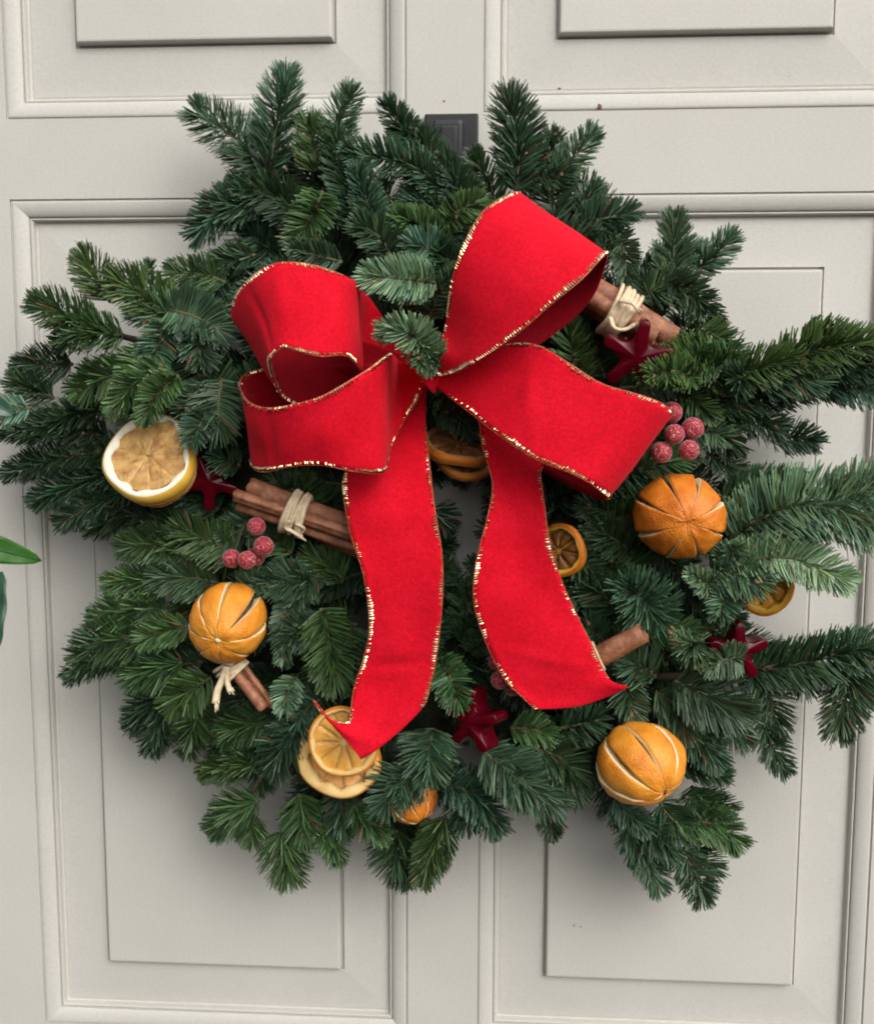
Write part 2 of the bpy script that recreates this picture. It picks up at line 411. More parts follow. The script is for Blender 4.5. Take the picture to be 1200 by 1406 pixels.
# ring that carries everything
ring_me = bpy.data.meshes.new('wreath_ring'); bm = bmesh.new()
cx0 = at(600, 690, .035); NR, NT = 160, 22
vs = []
for i in range(NR):
    a = 2 * math.pi * i / NR; row = []
    for j in range(NT):
        b = 2 * math.pi * j / NT
        bumpy = .003 * math.sin(a * 17 + b * 3) + .0025 * math.sin(a * 41 - b * 5) + rnd.uniform(-.002, .002)
        rr = .021 + bumpy; Rr = .118
        row.append(bm.verts.new((cx0.x + math.cos(a) * (Rr + math.cos(b) * rr * 1.9), -.034 + math.sin(b) * rr * 1.1, cx0.z + math.sin(a) * (Rr + math.cos(b) * rr * 1.9))))
    vs.append(row)
for i in range(NR):
    for j in range(NT):
        bm.faces.new((vs[i][j], vs[(i + 1) % NR][j], vs[(i + 1) % NR][(j + 1) % NT], vs[i][(j + 1) % NT]))
bm.to_mesh(ring_me); bm.free(); link('wreath_ring', ring_me, wreath, [M['moss']])

# shoots read off the photograph: base, tip, palette, needle length, options
TR = [
 # ---- top
 ((375,255,.055),(262,146,.045),'blue',33,{}), ((369,236,.06),(394,96,.05),'blue',36,{'pal2':1}), ((356,270,.06),(262,325,.05),'blue',32,{}),
 ((345,285,.06),(280,290,.05),'blue',32,{}), ((442,262,.075),(402,338,.085),'green',30,{}), ((467,217,.06),(482,120,.05),'blue',30,{}),
 ((431,235,.06),(424,160,.06),'green',26,{}), ((580,210,.05),(528,140,.05),'dark',24,{}), ((625,275,.06),(472,205,.065),'blue',30,{}),
 ((618,335,.07),(540,292,.085),'green',26,{}), ((655,322,.065),(556,268,.06),'blue',30,{}), ((560,225,.05),(545,175,.05),'dark',26,{}),
 ((711,250,.055),(700,126,.05),'dark',34,{}), ((708,262,.06),(712,175,.06),'blue',30,{}), ((752,255,.05),(818,178,.04),'blue',28,{}), ((740,250,.045),(764,180,.04),'dark',24,{}),
 ((797,300,.05),(822,250,.045),'dark',20,{}), ((790,312,.06),(872,290,.06),'dark',28,{}), ((832,312,.06),(864,385,.07),'blue',26,{}),
 ((919,400,.065),(926,295,.06),'blue',34,{}), ((955,375,.06),(1008,322,.055),'blue',26,{}), ((915,385,.07),(985,440,.065),'blue',30,{}),
 ((890,400,.07),(960,400,.065),'blue',32,{}), ((660,330,.06),(640,250,.065),'dark',28,{}), ((690,300,.06),(650,210,.06),'dark',28,{}),
 ((500,330,.06),(455,180,.06),'dark',32,{}), ((520,340,.07),(490,230,.07),'blue',30,{}), ((420,300,.06),(320,250,.06),'dark',32,{}),
 ((540,360,.08),(490,300,.085),'dark',28,{}), ((600,352,.085),(560,330,.095),'blue',28,{}),
 ((615,310,.07),(660,270,.08),'green',22,{}), ((700,250,.05),(780,240,.05),'dark',28,{}), ((760,320,.06),(845,340,.065),'blue',26,{}),
 ((598,388,.105),(500,378,.125),'pale',30,{'comb':.8,'lift':.15,'dens':3.0}), ((600,502,.128),(522,446,.145),'pale',27,{'comb':.45,'dens':3.2,'mid':(565,458,.150)}),
 ((600,500,.135),(566,488,.152),'blue',24,{'comb':.4}), ((470,360,.08),(400,340,.09),'blue',26,{}), ((350,350,.07),(290,360,.06),'blue',26,{}),
 # ---- left upper
 ((152,415,.06),(112,345,.055),'green',32,{}), ((140,455,.065),(42,412,.055),'green',34,{'tilt':(0,-.2)}), ((210,400,.05),(203,358,.05),'dark',16,{'dens':1.4}),
 ((310,388,.065),(228,372,.06),'green',28,{}), ((240,430,.075),(150,380,.07),'green',32,{}), ((260,450,.08),(180,420,.075),'blue',32,{}),
 ((232,425,.085),(312,455,.095),'blue',34,{'comb':.75}), ((262,460,.09),(285,500,.10),'blue',34,{}), ((200,500,.085),(98,538,.085),'green',36,{'comb':.8,'tilt':(0,-.2)}),
 ((215,480,.09),(172,535,.095),'green',36,{}), ((305,520,.095),(298,600,.105),'pale',38,{'comb':.7,'lift':.1,'pal':'x'}), ((290,530,.09),(250,570,.10),'blue',32,{}),
 ((230,440,.09),(205,525,.10),'blue',32,{}), ((75,547,.05),(15,520,.05),'dark',28,{}), ((100,500,.05),(20,505,.04),'dark',28,{}), ((170,460,.07),(75,470,.06),'green',32,{}),
 ((150,600,.05),(0,590,.045),'dark',30,{}), ((170,620,.05),(5,650,.04),'dark',28,{}), ((180,640,.055),(45,690,.04),'dark',28,{}), ((200,660,.06),(80,720,.05),'dark',28,{}),
 ((150,560,.06),(40,600,.05),'dark',30,{}), ((190,690,.06),(120,730,.05),'dark',26,{}), ((40,560,.10),(-30,575,.11),'pale',24,{}),
 ((260,560,.08),(200,600,.075),'dark',28,{}),
 # ---- left lower mat
 ((265,760,.075),(165,748,.07),'green',34,{}), ((250,720,.07),(175,705,.06),'dark',32,{}), ((330,760,.08),(235,720,.08),'green',32,{}), ((300,800,.075),(210,790,.08),'blue',32,{}),
 ((240,800,.07),(145,800,.06),'green',34,{}), ((230,840,.07),(125,850,.055),'green',34,{}), ((220,880,.07),(98,905,.05),'green',32,{}), ((180,900,.06),(90,930,.045),'dark',28,{}),
 ((260,860,.08),(190,880,.08),'green',32,{}), ((250,910,.075),(170,930,.065),'green',34,{}), ((290,930,.075),(225,975,.07),'green',36,{}), ((240,950,.06),(175,1000,.045),'dark',30,{}),
 ((225,980,.06),(205,1035,.045),'dark',30,{}), ((270,985,.07),(255,1040,.055),'green',30,{}), ((300,700,.07),(230,660,.07),'dark',28,{}), ((330,810,.085),(385,790,.09),'blue',28,{}),
 ((400,760,.08),(345,720,.08),'green',28,{}), ((440,780,.085),(400,830,.09),'blue',30,{}), ((470,800,.085),(420,760,.08),'green',30,{}), ((445,860,.09),(380,880,.095),'blue',32,{}),
 ((400,820,.085),(390,910,.095),'pale',26,{'pal':'x'}), ((440,835,.095),(462,945,.100),'green',38,{}), ((480,860,.09),(480,930,.09),'blue',30,{}), ((430,800,.085),(350,800,.09),'blue',28,{}),
 ((405,930,.085),(388,978,.095),'pale',26,{}), ((410,1000,.085),(370,1062,.085),'blue',36,{'comb':.5}), ((440,960,.085),(395,1020,.09),'blue',34,{}), ((380,990,.07),(300,1010,.06),'green',32,{}),
 ((350,1050,.065),(275,1060,.05),'green',30,{}), ((355,1100,.065),(288,1142,.05),'green',34,{}), ((350,1030,.06),(310,1060,.06),'dark',30,{}),
 ((387,1140,.065),(400,1215,.055),'green',38,{}), ((440,1130,.065),(468,1185,.055),'green',28,{}), ((486,1105,.075),(528,1155,.07),'green',26,{}), ((410,1090,.07),(420,1160,.065),'green',34,{}),
 ((470,1080,.07),(470,1150,.065),'blue',30,{}), ((350,1120,.06),(345,1160,.055),'green',28,{}),
 ((545,1140,.055),(560,1215,.045),'dark',36,{}), ((612,1120,.075),(578,1212,.065),'green',34,{'comb':.7}), ((560,1060,.09),(520,1115,.095),'blue',36,{'comb':.5}),
 # ---- bottom middle
 ((595,1000,.09),(588,1075,.10),'blue',42,{'comb':.55}), ((612,1075,.085),(690,1140,.08),'blue',38,{'comb':.6}), ((662,1030,.09),(770,1108,.085),'blue',40,{'comb':.6}),
 ((690,1040,.09),(735,1100,.09),'blue',36,{}), ((740,1030,.085),(800,1075,.08),'dark',34,{}), ((602,905,.10),(632,972,.118),'green',32,{'comb':.45}), ((600,562,.09),(655,592,.098),'dark',26,{}), ((630,880,.07),(660,850,.07),'dark',28,{}),
 ((650,900,.07),(665,870,.08),'dark',28,{}), ((750,1110,.05),(758,1150,.045),'dark',24,{}), ((700,1000,.08),(760,1010,.085),'green',32,{}), ((640,1060,.08),(640,1140,.075),'dark',34,{}),
 ((770,1000,.08),(830,985,.08),'dark',34,{}), ((800,1040,.075),(780,1100,.075),'blue',32,{}), ((830,1080,.07),(860,1130,.065),'dark',32,{}),
 ((620,830,.06),(600,800,.06),'dark',24,{}), ((700,800,.055),(645,770,.05),'dark',22,{}), ((560,900,.07),(610,850,.07),'dark',26,{}),
 # ---- bottom right
 ((940,1095,.06),(1008,1112,.05),'dark',28,{}), ((925,1125,.06),(1022,1158,.05),'green',32,{}), ((937,1170,.06),(968,1245,.05),'blue',30,{}), ((940,1160,.055),(985,1200,.05),'dark',28,{}),
 ((862,1140,.065),(908,1225,.055),'blue',32,{}), ((844,1095,.08),(890,1142,.08),'blue',28,{}), ((880,1120,.06),(930,1180,.06),'dark',32,{}), ((860,1100,.06),(875,1190,.06),'blue',28,{}),
 ((905,1100,.06),(950,1150,.06),'dark',30,{}), ((930,1050,.06),(1000,1065,.055),'dark',26,{}), ((950,1080,.055),(985,1130,.05),'green',26,{}),
 # ---- right lower
 ((960,900,.08),(920,865,.09),'pale',10,{}), ((940,900,.085),(962,872,.115),'pale',34,{'comb':.2,'spread':1.15}), ((925,935,.085),(1025,985,.085),'blue',40,{'comb':.75}), ((900,930,.08),(850,900,.085),'blue',36,{}),
 ((860,930,.08),(870,990,.085),'dark',34,{}), ((900,950,.08),(950,1010,.08),'blue',38,{}), ((930,990,.075),(990,1050,.07),'blue',34,{}), ((970,980,.075),(1030,1020,.065),'dark',30,{}),
 ((1030,920,.06),(1185,885,.06),'dark',34,{}), ((1035,925,.06),(1070,1005,.055),'dark',34,{}), ((1045,985,.055),(1078,1062,.055),'blue',30,{}), ((1166,910,.06),(1150,1010,.06),'blue',36,{}),
 ((1150,900,.06),(1195,960,.055),'blue',36,{}), ((1140,900,.065),(1240,890,.06),'blue',38,{}), ((1090,900,.055),(1110,950,.055),'dark',32,{}),
 ((905,850,.085),(850,792,.11),'blue',40,{'comb':.3,'spread':1.1}), ((880,830,.085),(905,800,.10),'blue',34,{}), ((850,840,.075),(800,800,.07),'dark',32,{}), ((990,815,.08),(945,785,.095),'pale',24,{}),
 ((975,782,.085),(1168,795,.105),'pale',36,{'comb':.85,'lift':.1,'mid':(1075,765,.10)}), ((970,790,.085),(1050,800,.10),'blue',34,{}), ((985,775,.085),(1015,745,.10),'pale',28,{'comb':.5}),
 ((1000,740,.08),(1245,715,.10),'pale',46,{'comb':.8,'mid':(1100,692,.095),'pal':'x'}), ((1010,725,.08),(1110,690,.09),'green',36,{}), ((1120,700,.09),(1240,650,.10),'pale',44,{'pal':'x'}), ((990,685,.06),(1106,660,.055),'dark',28,{}),
 ((960,760,.07),(1010,700,.07),'dark',30,{}), ((870,760,.07),(810,720,.065),'dark',32,{}), ((850,720,.06),(800,690,.06),'dark',30,{}), ((870,660,.06),(820,640,.06),'dark',28,{}),
 ((1000,860,.07),(1010,820,.075),'dark',24,{}), ((780,860,.075),(760,820,.075),'blue',28,{}), ((830,880,.075),(800,850,.08),'dark',30,{}),
 # ---- right upper long branches
 ((975,480,.085),(880,520,.105),'olive',30,{'comb':.6}), ((990,500,.085),(905,515,.10),'green',28,{}), ((985,512,.07),(1010,478,.08),'green',28,{}), ((960,520,.075),(1100,492,.075),'olive',30,{}),
 ((1060,500,.065),(1200,468,.07),'olive',34,{'tilt':(0,.2)}), ((1000,530,.08),(1030,510,.10),'blue',34,{}), ((1040,530,.07),(1130,520,.075),'blue',32,{}), ((960,550,.06),(1080,545,.055),'dark',34,{}),
 ((1050,545,.055),(1180,520,.05),'dark',34,{}), ((1120,530,.055),(1230,545,.06),'blue',32,{}), ((1090,500,.06),(1220,500,.06),'dark',32,{}), ((990,560,.06),(1075,590,.05),'dark',34,{}), ((1060,605,.045),(1125,605,.04),'dark',26,{}),
 ((960,560,.065),(1010,620,.06),'dark',32,{}), ((950,590,.07),(1000,600,.075),'blue',26,{}), ((970,620,.06),(1020,650,.05),'dark',26,{}), ((930,540,.07),(980,570,.075),'green',30,{}), ((1100,465,.06),(1160,455,.065),'olive',26,{}),
 ((830,520,.065),(800,460,.065),'dark',28,{}), ((790,470,.06),(770,440,.055),'dark',28,{}), ((960,450,.07),(1000,475,.07),'green',24,{}), ((900,440,.065),(880,380,.07),'dark',30,{}),
 ((245,515,.105),(195,578,.116),'green',24,{'comb':.7}), ((225,500,.10),(150,565,.108),'green',26,{}), ((285,560,.10),(262,612,.112),'blue',26,{}),
 ((1020,905,.085),(965,915,.100),'blue',26,{}), ((1010,800,.085),(985,850,.098),'blue',28,{}), ((960,520,.10),(885,512,.122),'olive',26,{'comb':.5}), ((330,640,.085),(290,625,.092),'dark',26,{}),
 ((615,265,.055),(578,178,.05),'dark',30,{}), ((640,300,.065),(610,215,.065),'dark',30,{}), ((600,300,.06),(560,200,.055),'blue',30,{}), ((590,1050,.085),(545,1095,.095),'blue',30,{}),
 ((560,640,.05),(612,655,.05),'dark',28,{}), ((610,830,.06),(630,790,.06),'dark',28,{}), ((700,640,.05),(665,660,.05),'dark',26,{}), ((590,760,.045),(620,740,.045),'deep',26,{}), ((700,740,.045),(662,725,.045),'deep',26,{}),
 ((640,860,.065),(640,800,.06),'dark',30,{}), ((640,570,.06),(645,630,.055),'dark',28,{}),
 ((645,410,.075),(602,335,.088),'dark',28,{}), ((590,440,.08),(625,370,.09),'blue',26,{}), ((560,430,.075),(560,350,.085),'dark',28,{}), ((640,360,.07),(690,300,.075),'dark',28,{}),
 ((590,700,.07),(618,730,.05),'dark',28,{}), ((690,800,.07),(655,775,.05),'dark',28,{}), ((585,800,.07),(622,775,.055),'dark',28,{}), ((700,690,.07),(668,690,.05),'dark',28,{}), ((645,590,.07),(632,665,.045),'dark',26,{}),
 # ---- in the ring's inner edge
 ((560,560,.06),(620,570,.07),'dark',26,{}), ((600,545,.07),(640,590,.08),'green',24,{}), ((420,680,.06),(370,660,.06),'dark',24,{}), ((760,700,.05),(720,690,.045),'dark',26,{}),
]
for p0, p1, pal, nl, kw in TR:
    kw = dict(kw); kw.pop('pal2', None)
    if kw.pop('pal', None): pal = 'pale' if nl > 40 else 'blue'
    sprig(p0, p1, pal, nl, **kw)

POLY = [(270,170),(385,120),(470,150),(540,180),(570,240),(690,150),(740,210),(800,200),(800,260),(850,300),(920,320),(990,340),(975,440),(1060,490),(1190,470),(1190,550),(1100,560),(1040,630),(1010,680),(1060,700),(1180,700),(1150,800),(1050,830),(1040,890),(1160,900),(1160,950),(1060,950),(1060,1030),(1000,960),(960,1070),(985,1110),(1000,1160),(965,1220),(900,1200),(850,1120),(780,1090),(700,1120),(620,1130),(565,1190),(530,1130),(470,1160),(400,1190),(375,1130),(305,1130),(300,1050),(215,1010),(180,960),(115,910),(130,840),(165,770),(90,700),(30,640),(35,520),(70,480),(70,410),(125,360),(200,385),(280,340),(265,250)]
def inside(x, y, poly=POLY):
    c = False; j = len(poly) - 1
    for i in range(len(poly)):
        xi, yi = poly[i]; xj, yj = poly[j]
        if (yi > y) != (yj > y) and x < (xj - xi) * (y - yi) / (yj - yi) + xi: c = not c
        j = i
    return c
def hole(x, y, k=1.0): return ((x - 636) / (40 * k)) ** 2 + ((y - 722) / (72 * k)) ** 2 < 1
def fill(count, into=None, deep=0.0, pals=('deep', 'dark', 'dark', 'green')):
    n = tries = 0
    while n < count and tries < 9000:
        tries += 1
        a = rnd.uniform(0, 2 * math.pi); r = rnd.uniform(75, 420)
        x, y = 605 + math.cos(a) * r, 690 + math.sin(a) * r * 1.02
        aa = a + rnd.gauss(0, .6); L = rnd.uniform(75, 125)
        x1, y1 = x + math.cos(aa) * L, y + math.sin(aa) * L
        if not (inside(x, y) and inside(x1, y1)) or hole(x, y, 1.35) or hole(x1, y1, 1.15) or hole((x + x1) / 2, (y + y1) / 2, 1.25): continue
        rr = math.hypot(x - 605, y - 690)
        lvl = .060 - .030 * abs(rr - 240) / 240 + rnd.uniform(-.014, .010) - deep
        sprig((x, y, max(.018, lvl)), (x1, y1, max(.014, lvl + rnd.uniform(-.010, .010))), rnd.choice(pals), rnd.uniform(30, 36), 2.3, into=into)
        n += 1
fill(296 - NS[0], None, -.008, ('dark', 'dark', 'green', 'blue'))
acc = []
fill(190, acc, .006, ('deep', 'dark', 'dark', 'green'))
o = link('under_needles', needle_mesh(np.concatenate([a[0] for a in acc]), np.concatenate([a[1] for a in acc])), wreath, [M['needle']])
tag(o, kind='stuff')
print('sprigs', NS[0])

# ------------------------------------------------------------------ red velvet bow
bow = empty('ribbon_bow', at(590, 508, .12), 'large red velvet bow with gold stitched edges on the wreath', 'bow')
def strip(name, rul, edge=(0, 99, 0, 99), right=False, per=9, nv=14, ripple=.0006, seed=0, gold=1.0):
    q = random.Random(seed)
    k = max(len(r) for r in rul); rows = []
    for r in rul:
        P = [np.array(at(*p)) for p in r]
        if k == 3 and len(P) == 2: P = [P[0], (P[0] + P[1]) / 2, P[1]]
        rows.append(P)
    lines = [catmull([r[i] for r in rows], per) for i in range(k)]
    nu = len(lines[0]); G = np.empty((nu, nv + 1, 3))
    ph = [q.uniform(0, 6.28) for _ in range(6)]
    for i in range(nu):
        for j in range(nv + 1):
            v = j / nv
            if k == 2: p = lines[0][i] * (1 - v) + lines[1][i] * v
            else:
                a, m, b = lines[0][i], lines[1][i], lines[2][i]; c = 2 * m - (a + b) / 2
                p = a * (1 - v) ** 2 + c * 2 * v * (1 - v) + b * v * v
            G[i, j] = p
    du = np.gradient(G, axis=0); dv = np.gradient(G, axis=1)
    N = np.cross(du, dv); N /= (np.linalg.norm(N, axis=2)[..., None] + 1e-9)
    U_, V_ = np.meshgrid(np.arange(nu) / per, np.arange(nv + 1) / nv, indexing='ij')
    rip = (np.sin(U_ * .9 + V_ * 2.0 + ph[0]) + .45 * np.sin(U_ * 1.5 - V_ * 3.4 + ph[1]) + .2 * np.sin(U_ * 2.6 + V_ * 5 + ph[2])) * ripple * 1.3
    for z in range(3):
        u0, sl_, am = q.uniform(1, nu / per - 1), q.uniform(-1.5, 1.5), q.uniform(-1, 1) * .0017
        rip = rip + am * np.exp(-((U_ + V_ * sl_ - u0) / .22) ** 2)
    G = G + N * (rip * np.sin(np.clip(V_, .08, .92) * math.pi))[..., None]
    faces = [(i * (nv + 1) + j, i * (nv + 1) + j + 1, (i + 1) * (nv + 1) + j + 1, (i + 1) * (nv + 1) + j) for i in range(nu - 1) for j in range(nv)]
    if not right: faces = [f[::-1] for f in faces]
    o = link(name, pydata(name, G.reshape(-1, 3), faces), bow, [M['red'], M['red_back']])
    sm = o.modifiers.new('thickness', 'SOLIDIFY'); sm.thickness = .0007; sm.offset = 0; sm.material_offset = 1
    WORLD[o.name] = Vector(bow.location)
    # whipped metallic edging
    for jj, jin, u0, u1 in ((0, 1, edge[0], edge[1]), (nv, nv - 1, edge[2], edge[3])):
        i0, i1 = int(u0 * per), min(nu - 1, int(u1 * per))
        if i1 - i0 < 2: continue
        V, Fc, WV, WF = [], [], [], []
        E = G[i0:i1 + 1, jj]; I = G[i0:i1 + 1, jin]; Nn = N[i0:i1 + 1, jj]
        tube_geo([Vector(e) for e in E], .00045, 5, WV, WF)
        sg = np.linalg.norm(np.diff(E, axis=0), axis=1); cu = np.concatenate([[0], np.cumsum(sg)]); s = 0
        patch = q.uniform(0, 6)
        while s < cu[-1]:
            f = lambda A: np.array([np.interp(s, cu, A[:, z]) for z in range(3)])
            vis = .5 + .5 * math.sin(s * 180 + patch) + .3 * math.sin(s * 67 + patch * 2)
            if q.random() < (.58 + .42 * vis) * gold:
                e, inn, nn = f(E), f(I) - f(E), f(Nn)
                inn /= np.linalg.norm(inn) + 1e-9; nn /= np.linalg.norm(nn) + 1e-9; t = np.cross(nn, inn)
                d = inn + t * q.gauss(.34, .07); d /= np.linalg.norm(d); sv = np.cross(nn, d)
                ln = q.uniform(.0020, .0028) * (.75 + .3 * vis); wd = q.uniform(.00027, .00036) * (.75 + .45 * vis); tw = q.gauss(0, .5)
                for sg_ in (1, -1):
                    b = len(V)
                    for t_, h in ((-.0004, .0), (.0003, .0009), (ln * .6, .0009), (ln, .0004)):
                        pc = e + d * t_ + nn * h * sg_
                        V += [pc - sv * wd, pc + nn * sg_ * .0003 + sv * wd * tw * .5, pc + sv * wd]
                    for z in range(3):
                        c = b + z * 3; Fc += [(c, c + 1, c + 4, c + 3), (c + 1, c + 2, c + 5, c + 4)]
            s += q.uniform(.00135, .0016)
        link('edge_wire', pydata('w', WV, WF), o, [M['copper']])
        if V: link('gold_stitching', pydata('g', V, Fc), o, [M['gold']], smooth=False)
    return o

strip('loop', [[(575,492,.105),(583,520,.105)],[(545,462,.086),(550,520,.088)],[(512,415,.078),(520,518,.080)],[(497,398,.090),(498,512,.092)],[(492,388,.120),(495,511,.126)],[(470,377,.138),(476,489,.146)],
 [(430,364,.147),(440,489,.158)],[(395,360,.147),(408,482,.160)],[(372,364,.146),(388,477,.159)],[(348,378,.140),(372,491,.155)],[(327,400,.128),(371,503,.148)],[(317,430,.114),(380,528,.134)],
 [(328,445,.100),(393,548,.118)],[(380,450,.088),(430,562,.104)],[(450,455,.085),(500,560,.092)],[(570,490,.10),(580,525,.10)]], edge=(5,10.6,4.6,13), seed=1, ripple=.0008)
strip('loop', [[(560,496,.118),(584,520,.116)],[(553,497,.106),(573,550,.106)],[(545,494,.098),(552,582,.098)],[(541,488,.114),(535,618,.108)],[(534,486,.140),(529,645,.132)],[(510,504,.152),(515,650,.142)],
 [(480,523,.160),(480,646,.150)],[(440,545,.163),(440,638,.151)],[(400,556,.160),(400,640,.148)],[(366,560,.152),(370,647,.138)],[(341,550,.139),(352,646,.125)],[(329,528,.122),(345,634,.112)],
 [(336,514,.107),(355,620,.10)],[(365,506,.095),(390,610,.09)],[(450,500,.088),(480,600,.088)],[(570,500,.10),(575,530,.10)]], edge=(3.8,13,.2,11), seed=2, ripple=.0012)
strip('loop', [[(580,503,.120),(588,518,.120)],[(598,478,.132),(626,511,.138)],[(611,452,.128),(660,492,.152)],[(621,385,.140),(710,458,.162)],[(638,333,.144),(757,417,.167)],[(662,292,.140),(797,384,.165)],
 [(690,270,.130),(820,360,.154)],[(713,263,.116),(833,348,.136)],[(712,275,.100),(829,370,.118)],[(700,310,.092),(812,410,.104)],[(680,360,.088),(772,450,.096)],[(640,430,.09),(700,495,.098)],[(595,495,.10),(610,515,.10)]],
 edge=(0.5,7,0.5,7.2), right=True, seed=3)
strip('loop', [[(588,500,.116),(590,524,.114)],[(635,492,.122),(616,544,.120)],[(690,474,.130),(645,566,.130)],[(737,474,.137),(690,601,.142)],[(780,498,.141),(735,630,.150)],[(825,526,.146),(780,648,.155)],
 [(870,540,.148),(808,662,.155)],[(905,552,.143),(826,676,.146)],[(922,566,.132),(834,684,.134)],[(915,572,.118),(824,686,.118)],[(870,562,.108),(785,670,.106)],[(800,520,.10),(735,640,.098)],[(610,515,.10),(620,545,.10)]],
 edge=(2,8,1,8.4), right=True, seed=4)
strip('tail', [[(548,515,.088),(586,522,.088)],[(500,600,.090),(585,585,.092)],[(472,655,.104),(590,640,.110)],[(474,695,.118),(597,700,.124)],[(482,735,.123),(606,755,.127)],[(498,785,.127),(608,805,.128)],
 [(506,835,.126),(604,860,.127)],[(506,875,.124),(598,908,.125)],[(497,910,.121),(591,940,.124)],[(486,945,.121),(583,968,.125)],[(481,980,.126),(560,994,.127)],[(474,995,.131),(535,1016,.129)],
 [(452,988,.138),(512,1034,.131)],[(430,962,.145),(496,1043,.132)]], edge=(1.6,13,1,9.2), seed=5, ripple=.0012, gold=.9)
strip('tail', [[(600,520,.102),(640,520,.103)],[(652,568,.104),(738,620,.106)],[(662,612,.109),(742,652,.115)],[(676,662,.114),(747,690,.120)],[(671,703,.120),(752,730,.122)],[(660,745,.124),(762,772,.122)],
 [(651,790,.125),(778,815,.120)],[(652,835,.124),(797,855,.119)],[(668,885,.121),(816,893,.119)],[(692,932,.119),(831,925,.120)],[(714,955,.120),(780,957,.118),(843,937,.126)],[(734,974,.120),(804,967,.119),(862,944,.131)]],
 edge=(1,11,1.6,9.5), seed=6, ripple=.0012, gold=.8)
# knot: a short band wrapped round the gathered middle
def knot():
    V, Fc = [], []; nu, nv = 28, 8
    A, B = at(580, 520, .112), at(606, 498, .112); ax = (B - A).normalized(); c0 = (A + B) / 2
    u = (Vector((0, -1, 0)) - ax * ax.dot(Vector((0, -1, 0)))).normalized(); v = ax.cross(u)
    for i in range(nu):
        a = 2 * math.pi * i / nu
        for j in range(nv + 1):
            s = j / nv * 2 - 1; r = .0095 * (1 + .22 * s * s) + .0006 * math.sin(a * 5 + s * 3)
            V.append(c0 + ax * (s * (B - A).length * .5) + u * math.cos(a) * r * 1.15 + v * math.sin(a) * r)
    for i in range(nu):
        for j in range(nv):
            i2 = (i + 1) % nu; Fc.append((i * (nv + 1) + j, i2 * (nv + 1) + j, i2 * (nv + 1) + j + 1, i * (nv + 1) + j + 1))
    o = link('knot', pydata('k', V, Fc), bow, [M['red']]); m = o.modifiers.new('t', 'SOLIDIFY'); m.thickness = .0008
knot()

